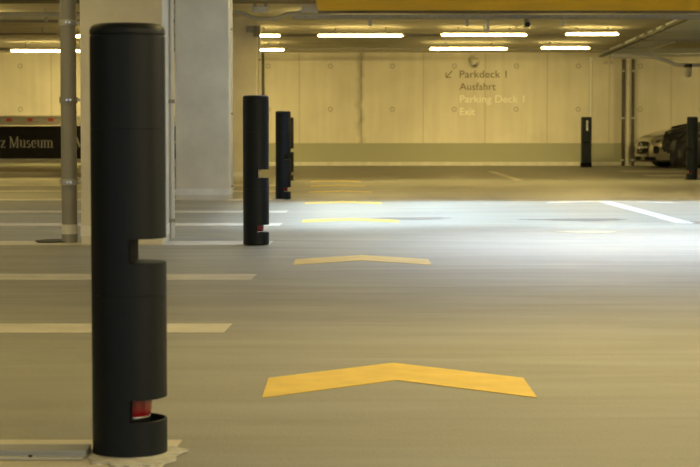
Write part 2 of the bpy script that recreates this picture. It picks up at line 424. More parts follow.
# dark grit heap at the foot of the downpipe
pts = []
for k in range(40):
    a = 2*PI*k/40; r = 1 + 0.25*noise.noise(Vector((math.cos(a)*1.5, math.sin(a)*1.5, 9)))
    pts.append((0.13*r*math.cos(a), 0.17*r*math.sin(a)))
b = nb(); prism(b, pts, 0.0045, 0.010)
gp = fl(54, 242)
tag(obj('grit_patch', b, M['dirt'], loc=(gp.x, gp.y, 0)), 'dark grit gathered on the floor left of the drain pipe foot', 'dirt')

# ------------------------------------------------------------------ floor markings
def bay_line(y0, y1, x1, label, x0=-9.0):
    b = nb(); prism(b, [(x0, y0), (x1-0.006, y0), (x1+0.006, y1), (x0, y1)], 0.0005, 0.002)
    tag(obj('bay_line', b, M['white_paint']), label, 'floor marking', 'white bay lines on the left')
lines = [(467, 440.5, 172, 'pale bay line under the cable duct at the bottom edge', -3.2),
         (333, 324, 228, 'thick pale bay line, second from the bottom of the photo', -9),
         (280, 274.3, 254, 'pale bay line third from the bottom, just below the nearest bollard\'s upper slot', -9),
         (245.2, 241.2, 271, 'pale bay line passing the foot of the nearest column and drain pipe', -9),
         (226, 223.3, 281, 'white bay line first behind the nearest column, ending at the second bollard', -9),
         (212.8, 210.8, 287, 'white bay line ending between the second and third bollards', -9),
         (200.6, 199.0, 284, 'faint bay line at the foot of the middle column', -9),
         (192.0, 190.6, 276, 'thin distant bay line just behind the middle column', -9),
         (186.0, 184.8, 276, 'faint distant bay line, second from the banner platform', -9),
         (180.6, 178.4, 62, 'bright distant bay line in front of the banner platform', -12)]
for ya, yb, xe, lab, x0 in lines:
    a = fl(350, ya).y; c = fl(350, yb).y; e = fl(xe, (ya+yb)/2).x
    if ya == 467: a = fl(350, 470).y
    if ya > 460: lab = lab
    bay_line(a, c, e, lab, x0)
def chevron(bm, cx, yo, hw, dy, th, z0=0.0006, z1=0.002):
    """apex (outer) at cx, yo; arms fall back dy over hw; th is the thickness along y"""
    prism(bm, [(cx, yo), (cx+hw, yo-dy), (cx+hw+0.0, yo-dy-th), (cx, yo-th), (cx-hw, yo-dy-th), (cx-hw, yo-dy)], z0, z1)
chev = [(387.5, 363.2, 380.5, 264.5, 537, 'largest yellow chevron on the floor in the foreground'),
        (361.5, 255.3, 260.6, 292, 431, 'second yellow chevron, just in front of the daylight patch'),
        (350.5, 218.2, 220.6, 302, 397.5, 'yellow chevron lying inside the daylight patch'),
        (343.5, 201.2, 203.0, 306, 382, 'yellow chevron at the far edge of the daylight patch'),
        (341, 190.8, 192.0, 310, 373, 'faint far yellow chevron, first behind the daylight patch'),
        (338, 185.0, 185.9, 311, 365, 'faint far yellow chevron between the two faintest ones'),
        (336, 180.6, 181.3, 311, 361, 'farthest faint yellow chevron on the dim floor')]
for cx, ya, yb, xl, xr, lab in chev:
    a = fl(cx, ya); c = fl(cx, yb); th = a.y - c.y
    ym = a.y - 0.45 if ya < 300 else a.y-0.5
    hw = (xr - xl)/2/F*ym*(0.965 if ya > 230 else 1.0)
    # own depth of arms, read at the arm ends
    dy = 0.36
    b = nb(); chevron(b, 0, 0, hw, dy, max(th, 0.38) if ya > 230 else 0.40)
    o = obj('floor_chevron', b, M['yellow_paint'], loc=(a.x + (0.018 if ya > 300 else 0), a.y, 0)); o.rotation_euler.z = 0.0
    tag(o, lab, 'floor marking', 'yellow chevrons along the driving lane')
# white arrow in the daylight
a = fl(601, 200.6); e = fl(679, 223.5)
b = nb()
hw = 0.64
prism(b, [(0, 0), (hw, -0.50), (hw+.05, -0.74), (0.0, -0.24), (-hw-.05, -0.74), (-hw, -0.50)], 0.0006, 0.002)
prism(b, [(-0.075, -0.30), (0.075, -0.30), (0.075, e.y-a.y), (-0.075, e.y-a.y)], 0.0006, 0.0022)
tag(obj('floor_arrow', b, M['white_arrow'], loc=(a.x, a.y, 0)), 'white painted arrow on the brightly daylit floor', 'floor marking')
a = fl(491, 171.4); e = fl(519.5, 180.4)
b = nb(); prism(b, [(a.x-.07, a.y), (a.x+.07, a.y), (e.x+.07, e.y), (e.x-.07, e.y)], 0.0006, 0.002)
tag(obj('lane_line', b, M['white_paint']), 'short white lane line on the dim floor below the wall lettering', 'floor marking')
for (xa, xb, y0_, y1_, lab) in ((626, 660, 172.1, 170.9, 'thin white bay line left of the silver car\'s bumper'), (650, 686, 176.2, 174.9, 'thin white bay line in front of the covered car')):
    a = fl(xa, y0_); e = fl(xb, y1_)
    b = nb(); prism(b, [(a.x, a.y), (a.x + 3.5, a.y), (a.x + 3.5, e.y), (a.x, e.y)], 0.0006, 0.002)
    tag(obj('bay_line', b, M['white_paint']), lab, 'floor marking')
def stain(pxc, pyc, wpx, hy, m, lab, seed, name='floor_stain'):
    c = fl(pxc, pyc); hw = wpx/2/F*c.y; pts = []
    for k in range(64):
        a = 2*PI*k/64; r = 1 + 0.45*noise.noise(Vector((math.cos(a)*2.2+seed, math.sin(a)*2.2, seed)))
        pts.append((hw*r*math.cos(a), hy*r*math.sin(a)*(0.6+0.4*math.cos(a+0.5))))
    b = nb(); prism(b, pts, 0.0003, 0.0018)
    tag(obj(name, b, m, loc=(c.x, c.y, 0)), lab, 'stain')
stain(572, 219.5, 100, 0.30, M['stain'], 'long brown grey stain across the daylit floor left of the white arrow shaft', 3)
stain(400, 218.4, 96, 0.32, M['stain'], 'thin grey stain on the bright floor right of the third yellow chevron', 5)
stain(585, 231.8, 62, 0.26, M['stain_pale'], 'small faint yellowish wear mark nearest the viewer in the daylight', 8)
stain(692, 222.5, 34, 0.3, M['stain'], 'short grey stain at the end of the white arrow by the right edge', 11)

# ------------------------------------------------------------------ banner rail
BY = 33.0
def gl(bm, kind, x, s, y, t=0.008):
    """one serif letter at x with size s (x-height .68 s), returns the advance"""
    def st(x0, z0, x1, z1, wd):          # straight stroke
        d = Vector((x1-x0, z1-z0)); n = Vector((-d.y, d.x)).normalized()*wd/2
        P = [(x0+n.x, z0+n.y), (x1+n.x, z1+n.y), (x1-n.x, z1-n.y), (x0-n.x, z0-n.y)]
        poly(P)
    def poly(P):
        lo = [bm.verts.new((x+px*s, y, py*s)) for px, py in P]; hi = [bm.verts.new((x+px*s, y-t, py*s)) for px, py in P]
        n = len(P); bm.faces.new(lo); bm.faces.new(hi[::-1])
        for i in range(n): bm.faces.new((lo[i], lo[(i+1) % n], hi[(i+1) % n], hi[i]))
    def arc(cx, cz, rx, rz, a0, a1, w0, w1, n=14):   # stroke of changing width
        pr = None
        for i in range(n+1):
            f = i/n; a = math.radians(a0+(a1-a0)*f); wd = w0 + (w1-w0)*math.sin(PI*f)
            o_ = (cx+(rx+wd/2)*math.cos(a), cz+(rz+wd/2)*math.sin(a)); i_ = (cx+(rx-wd/2)*math.cos(a), cz+(rz-wd/2)*math.sin(a))
            if pr: poly([pr[0], o_, i_, pr[1]])
            pr = (o_, i_)
    T, H, SF, XH = 0.10, 0.035, 0.045, 0.66
    def serif(cx, z, wd=0.24): poly([(cx-wd/2, z-SF/2), (cx+wd/2, z-SF/2), (cx+wd/2, z+SF/2), (cx-wd/2, z+SF/2)])
    if kind == 'M':
        st(.12, 0, .12, 1, H+.02); st(.74, 0, .74, 1, T); st(.14, .98, .42, .06, T); st(.42, .02, .72, .98, H+.02)
        serif(.12, .02); serif(.74, .02, .28); serif(.09, .98, .2); serif(.77, .98, .2); return .92
    if kind == 'B':
        st(.14, 0, .14, 1, T); serif(.12, .02); serif(.12, .98)
        st(.14, .98, .36, .98, H); st(.14, .53, .38, .53, H); st(.14, .02, .38, .02, H)
        arc(.34, .755, .15, .225, -90, 90, H, T); arc(.36, .275, .19, .255, -90, 90, H, T); return .66
    if kind == 'u':
        st(.13, .15, .13, XH, T); st(.44, 0, .44, XH, T); arc(.28, .17, .15, .15, 180, 330, T, H)
        serif(.09, XH, .18); serif(.40, XH, .18); serif(.48, .02, .14); return .58
    if kind == 'n' or kind == 'm' or kind == 'r':
        st(.13, 0, .13, XH, T); serif(.13, .02, .24); serif(.08, XH, .16)
        if kind == 'r': arc(.30, XH-.15, .14, .13, 160, 40, H, T*.8); return .42
        arc(.28, XH-.15, .15, .14, 165, 0, H, T*.6); st(.44, 0, .44, XH-.14, T); serif(.44, .02, .24)
        if kind == 'n': return .60
        arc(.59, XH-.15, .15, .14, 165, 0, H, T*.6); st(.75, 0, .75, XH-.14, T); serif(.75, .02, .24); return .92
    if kind == 'e':
        arc(.27, .33, .18, .31, 0, 320, H, T); st(.10, .36, .45, .36, H); return .52
    if kind == 'c':
        arc(.27, .33, .18, .31, 40, 320, T*.8, T*1.1); return .48
    if kind == 'd':
        arc(.25, .33, .17, .31, 30, 330, H, T*1.2); st(.42, 0, .42, 1.0, T); serif(.37, .98, .16); serif(.47, .02, .14); return .58
    if kind == 's':
        arc(.22, .49, .12, .14, 30, 250, H, T*.8); arc(.22, .17, .13, .15, 80, -150, T*.8, T*.9); serif(.33, .56, .05); return .44
    if kind == 'z':
        st(.06, XH-.02, .44, XH-.02, H*1.3); st(.06, .03, .44, .03, H*1.3); st(.40, XH-.02, .10, .03, T)
        st(.07, XH-.16, .07, XH, .03); st(.43, .0, .43, .16, .03); return .50
    if kind == '-': st(.04, .32, .26, .32, .07); return .32
    return .30
def text_serif(parent, txt, x, s, z, name):
    b = nb(); cx = x
    for ch in txt: cx += gl(b, ch, cx, s, 0)*s
    bmesh.ops.scale(b, vec=(1, 1, 1), verts=b.verts)
    bmesh.ops.translate(b, vec=(0, 0, z), verts=b.verts)
    return obj(name, b, M['letter'], parent), cx - x
def adv(txt, s):
    b = nb(); c = sum(gl(b, ch, 0, s, 0)*s for ch in txt); b.free(); return c
SZ = 12.2/F*BY*0.96
xr = at(53.8, 140, BY).x; xb1 = at(61.8, 140, BY).x
zt, zb = at(0, 126, BY).z, at(0, 158.8, BY).z
zbase = at(0, 147.6, BY).z
SZ = at(0, 136.6, BY).z - zbase
wtext = adv('Museum', SZ); want = at(53.8, 140, BY).x - at(9.3, 140, BY).x
KX = want/wtext
def banner(x0, x1, text_left, label):
    t = thing('fabric_banner', label, 'banner', (x0, BY, 0), 0, 'museum banners on the barrier rail')
    # cloth with shallow waves, tied at its edges
    b = nb(); nx, nz_ = 60, 6; grid = []
    for i in range(nx+1):
        row = []
        for j in range(nz_+1):
            u = i/nx; v = j/nz_
            row.append(b.verts.new(((x1-x0)*u, 0.006*math.sin(u*40)*(1-abs(2*v-1))*0.5, zb+(zt-zb)*v)))
        grid.append(row)
    for i in range(nx):
        for j in range(nz_): b.faces.new((grid[i][j], grid[i+1][j], grid[i+1][j+1], grid[i][j+1]))
    bmesh.ops.solidify(b, geom=b.faces[:], thickness=0.004)
    obj('cloth', b, M['banner'], t, True)
    lt, wd = text_serif(t, 'Mercedes-Benz Museum', 0, SZ, zbase, 'lettering')
    lt.scale = (KX, 1, 1); lt.location = (text_left-x0, -0.012, 0)
    n = int((x1-x0)/0.52)
    for k in range(n):
        for z, d in ((zt, 1), (zb, -1)):
            obj('cable_tie', bx(0.12+k*0.522-.004, 0.12+k*0.522+.004, -0.006, 0.006, z-(0.01 if d > 0 else 0.05), z+(0.05 if d > 0 else 0.01)), M['letter'], t)
full = adv('Mercedes-Benz Museum', SZ)*KX
tl = xr - full
banner(tl-0.35, xb1, tl, 'black museum banner with silver lettering left of the drain pipe')
xl2 = at(68, 140, BY).x
banner(xl2, xl2+full+0.6, at(75.0, 140, BY).x, 'black museum banner mostly hidden behind the nearest column')
t = thing('barrier_rail', 'beige steel barrier rail with red reflectors carrying the black banners', 'barrier', (0, BY+0.05, 0.075))
rx0, rx1 = tl-0.8, xl2+full+0.9
for (ya, yb, d) in ((115.8, 118.2, 0.03), (121.4, 125.0, 0.05), (159.2, 163.2, 0.05)):
    z1_, z0_ = at(0, ya, BY).z-.075, at(0, yb, BY).z-.075
    obj('rail', bx(rx0, rx1, 0, d, z0_, z1_, bevel=0.008), M['rail'], t)
z1_, z0_ = at(0, 118.2, BY).z-.075, at(0, 121.5, BY).z-.075
obj('backing_strip', bx(rx0, rx1, 0.02, 0.04, z0_-.01, z1_+.01), M['rail'], t)
for k in range(-14, 8):
    xa = at(5.8 + 21.0*k, 120, BY).x
    if rx0 < xa < rx1-0.2:
        obj('reflector', bx(xa, xa+0.095, 0.008, 0.020, z0_, z1_), M['reflector'], t)
for xx in (at(68.5, 140, BY+.1).x, at(135, 140, BY+.1).x, at(200, 140, BY+.1).x, -7.6, -9.3):
    if rx0 < xx < rx1:
        obj('post', bx(xx-.03, xx+.03, 0.05, 0.11, 0, 0.96, bevel=0.005), M['galv'], t)

# ------------------------------------------------------------------ wall lettering
def sans(txt, px, py_base, cap_px, m, label, group=None, wpx=None):
    cu = bpy.data.curves.new('t', 'FONT'); cu.body = txt; cu.size = 1; cu.extrude = 0.01
    to = bpy.data.objects.new('t', cu); C.objects.link(to)
    bpy.context.view_layer.update()
    me = bpy.data.meshes.new_from_object(to.evaluated_get(bpy.context.evaluated_depsgraph_get()))
    bpy.data.objects.remove(to)
    xs = [v.co.x for v in me.vertices]; x0, x1 = min(xs), max(xs)
    Y = WALL_Y - 0.004
    p = at(px, py_base, Y); cap = cap_px/F*Y/0.70
    kx = (wpx/F*Y)/(x1-x0)
    for v in me.vertices:
        v.co = Vector(((v.co.x-x0)*kx, -v.co.z*0.3, v.co.y*cap))
    me.materials.append(m)
    o = bpy.data.objects.new('wall_lettering', me); C.objects.link(o); o.location = p
    return tag(o, label, 'lettering', group)
G = 'way-finding words on the far wall'
sans('Parkdeck 1', 459.8, 77.6, 7.2, M['sign_dark'], 'dark words reading Parkdeck 1 on the far wall', G, 46.6)
sans('Ausfahrt', 459.6, 90.0, 7.2, M['sign_dark'], 'dark word Ausfahrt painted on the far wall', G, 36)
sans('Parking Deck 1', 460.0, 102.4, 7.2, M['sign_light'], 'pale words reading Parking Deck 1 on the far wall', G, 64)
sans('Exit', 460.0, 115.0, 7.2, M['sign_light'], 'pale word Exit, lowest of the wall words', G, 15)
b = nb()
Y = WALL_Y-0.004
A = at(452.3, 70.6, Y); Bp = at(446.3, 77.4, Y)
def strip(b, p, q, wd, Y):
    d = (q-p); n = Vector((-d.z, 0, d.x)).normalized()*wd/2
    V = [p+n, q+n, q-n, p-n]; lo = [b.verts.new(v) for v in V]; hi = [b.verts.new(v-Vector((0, .003, 0))) for v in V]
    b.faces.new(lo); b.faces.new(hi[::-1])
    for i in range(4): b.faces.new((lo[i], lo[(i+1) % 4], hi[(i+1) % 4], hi[i]))
strip(b, A, Bp, 0.022, Y); strip(b, Bp+Vector((-.008, 0, -.008)), Bp+Vector((-.008, 0, .11)), 0.022, Y); strip(b, Bp+Vector((-.008, 0, 0)), Bp+Vector((.105, 0, 0)), 0.022, Y)
tag(obj('wall_arrow', b, M['sign_dark']), 'dark arrow pointing down left beside Parkdeck 1', 'arrow sign')

# ------------------------------------------------------------------ tube lamps
spans = {}
def tube_lamp(pxa, pxb, py, Y, label, lit=True):
    a = at(pxa, py, Y); e = at(pxb, py, Y); Ln = e.x - a.x
    t = thing('tube_lamp', label, 'ceiling lamp', ((a.x+e.x)/2, Y, a.z), 0, 'fluorescent tube lamps below the ceiling')
    h = Ln/2
    b = nb(); r = 0.019
    tube(b, [(-h, 0, 0), (-h+.015, 0, 0), (-h+.04, 0, 0), (h-.04, 0, 0), (h-.015, 0, 0), (h, 0, 0)], r, 14)
    # taper the ends
    for v in b.verts:
        if abs(abs(v.co.x)-h) < 1e-5: v.co.y *= 0.45; v.co.z *= 0.45
        elif abs(abs(v.co.x)-h+.015) < 1e-5: v.co.y *= 0.8; v.co.z *= 0.8
    obj('tube', b, M['tube'] if lit else M['tube_off'], t, True)
    obj('housing', bx(-h+.02, h-.02, -0.03, 0.03, 0.034, 0.062, bevel=0.005), M['lamp_body'], t)
    for s in (-1, 1):
        obj('hanger', bx(s*h*0.6-.01, s*h*0.6+.01, -0.008, 0.008, 0.06, CZ-a.z-.001), M['galv'], t)
    if lit:
        lo_ = area('tube_lamp_light', ((a.x+e.x)/2, Y+.045, a.z), Ln, 0.05, (14 if (a.x+e.x) > -6 else 24)*Ln/1.5, WARM, (PI/2 - math.radians(22), 0, 0), math.radians(76))
    spans.setdefault(Y, []).append((a.x, e.x))
    return t
R1, R2 = 31.5, 36.6
tube_lamp(318, 402.5, 35.6, R1, 'long lit tube lamp, front row, left of centre')
tube_lamp(441.5, 526.5, 34.9, R1, 'long lit tube lamp in the front row above the wall words')
tube_lamp(566, 618.3, 34.2, R1, 'short lit tube lamp, rightmost of the front row')
tube_lamp(200, 280, 35.7, R1, 'front row lit tube lamp peeking out right of the farthest column')
tube_lamp(74.5, 152, 36.4, R1, 'front row tube lamp behind the nearest column, only its left tip showing')
tube_lamp(-20, 58.5, 36.8, R1, 'unlit tube lamp in the front row at the top left', False)
tube_lamp(430, 507, 48.8, R2, 'long lit tube lamp, back row, just above the dome camera')
tube_lamp(541.5, 589.3, 48.0, R2, 'short lit tube lamp, rightmost of the back row')
tube_lamp(207, 284, 49.9, R2, 'back row lit tube lamp right of the farthest column')
tube_lamp(11, 85, 51.0, R2, 'back row lit tube lamp crossing behind the drain pipe')
# carrier rails the lamps hang from
for Y, py, lab in ((R1, 35.3, 'dark thin mounting rail carrying the front row of tube lamps'), (R2, 49.0, 'dark thin mounting rail carrying the back row of tube lamps')):
    z = at(450, py, Y).z
    t = thing('mounting_rail', lab, 'rail', (0, Y+0.05, z))
    sp = sorted(spans[Y]); edges = [-9.0] + [q for ab in sp for q in (ab[0]-.02, ab[1]+.02)] + [4.6 if Y == R1 else 5.25]
    for xa, xb in zip(edges[0::2], edges[1::2]):
        if xb-xa > .05: obj('rail_profile', bx(xa, xb, -0.06, -0.03, -0.022, 0.026), M['lamp_body'], t)
    for px in ((300, 420, 545) if Y == R1 else (310, 418, 533)):
        x = at(px, 35, Y).x
        b = nb(); box(b, x-.13, x-.04, -0.03, 0.028, -0.035, 0.01, bevel=.004); box(b, x+.03, x+.11, -0.03, 0.028, -0.030, 0.01, bevel=.004)
        tube(b, [(x-.04, -0.01, -.02), (x, -.01, -.035), (x+.04, -.01, -.015)], 0.008, 8)
        obj('connector', b, M['galv'], t)

# ------------------------------------------------------------------ services under the ceiling
TY = 26.0
def P(px, py, Y=TY): return at(px, py, Y)
t = thing('cable_tray', 'long grey cable tray running below the yellow beam', 'cable tray', (0, TY, 0))
b = nb()
xa, xb_ = P(292, 17).x, 12.0
zt_, zb_ = P(450, 14.6).z, P(450, 19.2).z
box(b, xa, xb_, -0.06, -0.055, zb_, zt_); box(b, xa, xb_, 0.055, 0.06, zb_, zt_); box(b, xa, xb_, -0.06, 0.06, zb_, zb_+.004)
obj('tray', b, M['galv'], t)
b = nb()
for k in range(4):
    tube(b, [(xa + i*(xb_-xa)/60, -0.035+0.022*k + 0.006*math.sin(i*1.3+k), zt_-.02+0.008*math.sin(i*0.9+2*k)) for i in range(61)], 0.009, 6)
obj('cable', b, M['darkpipe'], t)
for px, y1_ in ((370, 26.6), (466.5, 26.6), (487.5, 30)):
    x = P(px, 20).x
    obj('hanger', bx(x-.02, x+.02, -0.07, -0.06, P(px, y1_).z, zt_+.02), M['galv'], t)
    obj('hanger', bx(x-.01, x+.01, 0.061, 0.071, zb_, CZ-.002), M['galv'], t)
# white sensor at the foot of one hanger
p = P(485.5, 30.4)
b = nb(); box(b, -.035, .04, -.03, .02, -.02, .02, bevel=.006); cyl(b, (-.02, -.01, .01), (-.02, -.01, .15), .009, n=8)
tag(obj('cable_bracket', b, M['white_plastic'], loc=(p.x, TY-.09, p.z)), 'small pale bracket under the cable tray above the front row lamp', 'bracket')
# round spotlight / camera hanging at x 526
p = P(526, 22)
t = thing('ceiling_spotlight', 'dark round spotlight hanging under the cable tray', 'spotlight', (p.x, TY-.14, p.z))
obj('mount', bx(-.012, .012, -.01, .01, .0, .16), M['galv'], t)
obj('bracket', bx(-.055, .055, -.02, .05, .04, .055), M['galv'], t)
b = nb(); cyl(b, (0, .05, .02), (0, -.07, -.045), .042, .05, 24); obj('head', b, M['galv'], t, True)
b = nb(); cyl(b, (0, -.068, -.044), (0, -.075, -.048), .038, .038, 24); obj('front_glass', b, M['car_black'], t, True)
p = P(562, 23)
b = nb(); cyl(b, (0, 0, -.05), (0.015, 0, .03), .018, .024, 12); cyl(b, (.015, 0, .03), (.03, 0, .09), .006, n=8)
tag(obj('cable_gland', b, M['white_plastic'], True and None, True, (p.x, TY-.08, p.z)), 'small pale plug hanging below the cable tray, right of the spotlight', 'plug')
# bending pipe at the tray's left end
b = nb(); pth = [(168, 12.6), (200, 12.6), (233, 12.8), (243, 13.5), (250, 17), (257, 19.2), (276, 19.4), (283, 17), (289, 14.2), (297, 13.5), (330, 13.8)]
pp_ = [P(a, c) + Vector((0, -.12, 0)) for a, c in pth]
org = Vector((pp_[0].x, TY-.12, 0))
tube(b, [q-org for q in pp_], 0.030, 12)
tag(obj('service_pipe', b, M['galv'], None, True, org), 'grey service pipe with a double bend right of the middle column', 'pipe')
# beige duct box with straps
p = P(312, 8); 
t = thing('junction_duct', 'beige boxy duct with grey straps at the left end of the yellow beam', 'duct', (p.x, 24.9, 0))
zlo = P(312, 18.5).z
obj('duct_box', bx(-.115, .115, -.16, .12, zlo, CZ-.002, bevel=.006), M['ceiling'], t)
for zz in (zlo+.01, zlo+.17):
    obj('strap', bx(-.15, .15, -.17, -.155, zz, zz+.035), M['galv'], t)
# beige pipe, top left
Yp = 26.3
a = at(-70, 14.8, Yp); e = at(100, 14.8, Yp)
t = thing('sprinkler_pipe', 'fat beige pipe along the ceiling at the top left', 'pipe', (a.x, Yp, a.z))
obj('pipe_tube', cyl(nb(), (0, 0, 0), (e.x-a.x+1.2, 0, 0), .042, n=20), M['kerb_white'], t, True)
x = at(46, 15, Yp).x-a.x
b = nb(); cyl(b, (x, -.0, -.04), (x, 0, -.075), .022, n=12); cyl(b, (x, 0, -.075), (x, 0, -.10), .032, .02, 12); cyl(b, (x, 0, .04), (x, 0, .10), .01, n=8)
obj('sprinkler_head', b, M['galv'], t, True)
t2 = obj('cable_channel', bx(0, e.x-a.x+1.2, -.02, .02, -.03, .01), M['lamp_body'], loc=(a.x, Yp+.35, at(0, 20.5, Yp+.35).z))
tag(t2, 'dark thin channel just below the beige pipe at top left', 'channel')
# steel beam clamp above the pipe bend
p = at(260, 9, 25.2)
t = thing('beam_clamp', 'grey steel clamp plate above the bend of the service pipe', 'clamp', (p.x, 25.2, p.z))
obj('plate', bx(-.11, .12, -.03, .03, -.05, .03, bevel=.006), M['galv'], t)
obj('arm', bx(.06, .10, -.02, .02, .03, CZ-p.z-.002), M['pipe'], t)
obj('arm', bx(-.09, -.05, -.02, .02, .03, CZ-p.z-.002), M['pipe'], t)
# junction box on the top of the farthest column
p = at(250, 29, c3.location.y-.34)
t = thing('junction_box', 'small grey box near the top of the farthest column', 'junction box', (p.x, c3.location.y-.315, p.z))
obj('box', bx(-.05, .05, -.05, 0, -.05, .05, bevel=.006), M['pipe'], t)
obj('outlet', bx(.055, .16, -.03, 0.0, -.12, .05, bevel=.006), M['lamp_body'], t)
# dark vertical pipe on the back wall right of column 3
p = at(263, 100, WALL_Y-.06)
b = nb(); cyl(b, (0, 0, .0), (0, 0, CZ-.01), .03, n=12)
tag(obj('wall_pipe', b, M['darkpipe'], None, True, (p.x, WALL_Y-.06, 0)), 'thin dark pipe on the far wall just right of the farthest column', 'pipe')

# ------------------------------------------------------------------ right-hand duct run
DY0, DY1 = 25.6, 40.9
xL0, xL1 = at(692, 18, 27.0).x, at(604, 53, 40.5).x
zS = 2.47
t = thing('air_duct', 'wide grey sheet metal air duct under the ceiling at right', 'duct', (0, 0, 0))
b = nb(); prism(b, [(xL0, DY0), (14, DY0), (14, DY1), (xL1-.0, DY1)], zS, CZ-.004); obj('duct_body', b, M['duct'], t)
for k, yy in enumerate((27.5, 30.5, 33.5, 36.5, 39.2)):
    f = (yy-DY0)/(DY1-DY0); xx = xL0+(xL1-xL0)*f
    obj('seam', bx(xx, 13.9, yy-.03, yy+.03, zS-.018, zS), M['galv'], t)
t = thing('cable_ladder', 'slanting pale cable tray edge leading back along the grey air duct', 'cable tray', (0, 0, 0))
b = nb(); prism(b, [(xL0-.10, DY0+1.2), (xL0-.01, DY0+1.2), (xL1-.01, DY1-.3), (xL1-.10, DY1-.3)], zS-.024, zS+.012); obj('side_rail', b, M['ladder'], t)
for f in (0.30, 0.42, 0.54, 0.66, 0.9):
    yy = DY0+1.2+(DY1-DY0-1.5)*f*0.7; xx = xL0+(xL1-xL0)*(yy-DY0)/(DY1-DY0)
    obj('bracket', bx(xx-.13, xx-.105, yy-.12, yy+.12, zS-.04, zS+.05), M['ladder'], t)
# second lower duct piece at far right
t = thing('branch_duct', 'short beige branch duct below the grey air duct at right edge', 'duct', (0, 0, 0))
p = at(668, 44, 34.5); 
obj('duct_body', bx(p.x, p.x+6, 33.6, 36.2, p.z, zS-.002, bevel=.02), M['ceiling'], t)
obj('collar', bx(p.x-.04, p.x, 33.55, 36.25, p.z-.02, zS-.004), M['galv'], t)
# silver pipe dropping towards the wall lamp
YY = 36.8
path = [(612, 55.5), (640, 55.8), (655, 57), (668, 61.5), (676, 64.8), (683, 65.2), (720, 65.0)]
org = at(612, 55.5, YY); b = nb()
tube(b, [at(a, c, YY)-org for a, c in path], .038, 12)
tag(obj('silver_pipe', b, M['silver_pipe'], None, True, org), 'silver bent pipe below the grey duct near the top right', 'pipe')
p = at(688, 70, YY)
t = thing('dome_lamp', 'white capsule lamp hanging from the silver pipe at right edge', 'lamp', p)
b = nb(); lathe(b, [(.01, -.15), (.05, -.14), (.072, -.10), (.075, .0), (.07, .05), (.03, .06)], 20); obj('globe', b, M['white_plastic'], t, True)
b = nb(); cyl(b, (0, 0, .055), (0, 0, .12), .085, n=18); obj('cap', b, M['car_black'], t, True)

# dome camera under the lettering lamp
p = at(474, 62, WALL_Y-.12)
t = thing('security_camera', 'round dome security camera on the far wall above the word Parkdeck', 'camera', (p.x, WALL_Y, p.z))
obj('wall_bracket', bx(-.07, .02, -.10, 0, -.02, .16, bevel=.01), M['rail'], t)
b = nb(); lathe(b, [(.02, .10), (.10, .09), (.115, .03), (.10, -.01)], 28, cy=-.16); obj('housing', b, M['rail'], t, True)
b = nb(); lathe(b, [(.092, -.01), (.088, -.06), (.06, -.115), (.02, -.135)], 28, cy=-.16); obj('dome', b, M['galv'], t, True)
b = nb(); bmesh.ops.create_uvsphere(b, u_segments=16, v_segments=10, radius=.045, matrix=Matrix.Translation((.07, -.26, .02))); obj('status_light', b, M['tube_off'], t, True)
b = nb(); bmesh.ops.create_uvsphere(b, u_segments=16, v_segments=8, radius=.03, matrix=Matrix.Translation((0, -.262, -.085)) @ Matrix.Diagonal((1.4, .6, .6, 1))); obj('lens', b, M['car_black'], t, True)

# twin downpipes with pale pipe between
p = fl(622, 165.8); q = fl(634, 165.8)
YY = WALL_Y-.22
for k, (px, lab) in enumerate(((623.2, 'left one of the dark twin downpipes on the far wall'), (632.8, 'right one of the dark twin downpipes on the far wall'))):
    x = at(px, 120, YY).x
    t = thing('wall_downpipe', lab, 'pipe', (x, YY, 0))
    obj('pipe_tube', cyl(nb(), (0, 0, 0), (0, 0, CZ-.16), .036, n=16), M['darkpipe'], t, True)
    for py in (71, 118, 160):
        z = at(px, py, YY).z
        b = nb(); lathe(b, [(.037, z-.02), (.050, z-.02), (.050, z+.02), (.037, z+.02)], 16); obj('clamp', b, M['galv'], t, True)
x0 = at(627.9, 120, YY).x
tag(obj('wall_downpipe', cyl(nb(), (0, 0, 0), (0, 0, CZ-.16), .052, n=18), M['kerb_white'], None, True, (x0, YY+.05, 0)), 'pale pipe between the dark twin downpipes', 'pipe')
# white thin pole + black pillar
x = at(590.7, 100, WALL_Y-.05).x
b = nb(); cyl(b, (0, 0, 0.09), (0, 0, at(590, 57, WALL_Y).z), .028, n=12)
box(b, -.04, .04, -.02, .02, at(590, 62, WALL_Y).z, at(590, 57, WALL_Y).z)
tag(obj('wall_conduit', b, M['white_plastic'], None, False, (x, WALL_Y-.05, 0)), 'thin white conduit on the far wall above the black pillar', 'conduit')
p = fl(586, 167.2)
t = thing('service_pillar', 'black rectangular pillar with a white label by the far wall', 'pillar', (p.x, p.y, 0))
wd = .105; zt2 = at(586, 117, p.y).z
obj('foot', bx(-wd-.008, wd+.008, -.10, .10, 0, .10), M['black_inner'], t)
obj('body', bx(-wd, wd, -.09, .09, .10, .53, bevel=.008), M['black'], t)
obj('groove', bx(-wd+.008, wd-.008, -.082, .082, .53, .56), M['black_inner'], t)
obj('head', bx(-wd, wd, -.09, .09, .56, zt2, bevel=.008), M['black'], t)
b = nb()
for k, (a0, h_) in enumerate(((0, .05), (.06, .03), (.10, .04), (.15, .02), (.18, .035))):
    box(b, -.012+.004*(k % 2), .028-.004*(k % 3), -.094, -.0905, .80+a0, .80+a0+h_)
obj('white_label', b, M['white_plastic'], t)
# small vents plate on the wall
p = at(608.5, 62.5, WALL_Y)
b = nb(); box(b, -.11, -.01, -.02, 0, -.04, .04, bevel=.004); box(b, .01, .11, -.02, 0, -.04, .04, bevel=.004)
tag(obj('wall_socket', b, M['rail'], loc=(p.x, WALL_Y, p.z)), 'pale double socket box high on the wall left of the twin downpipes', 'socket')

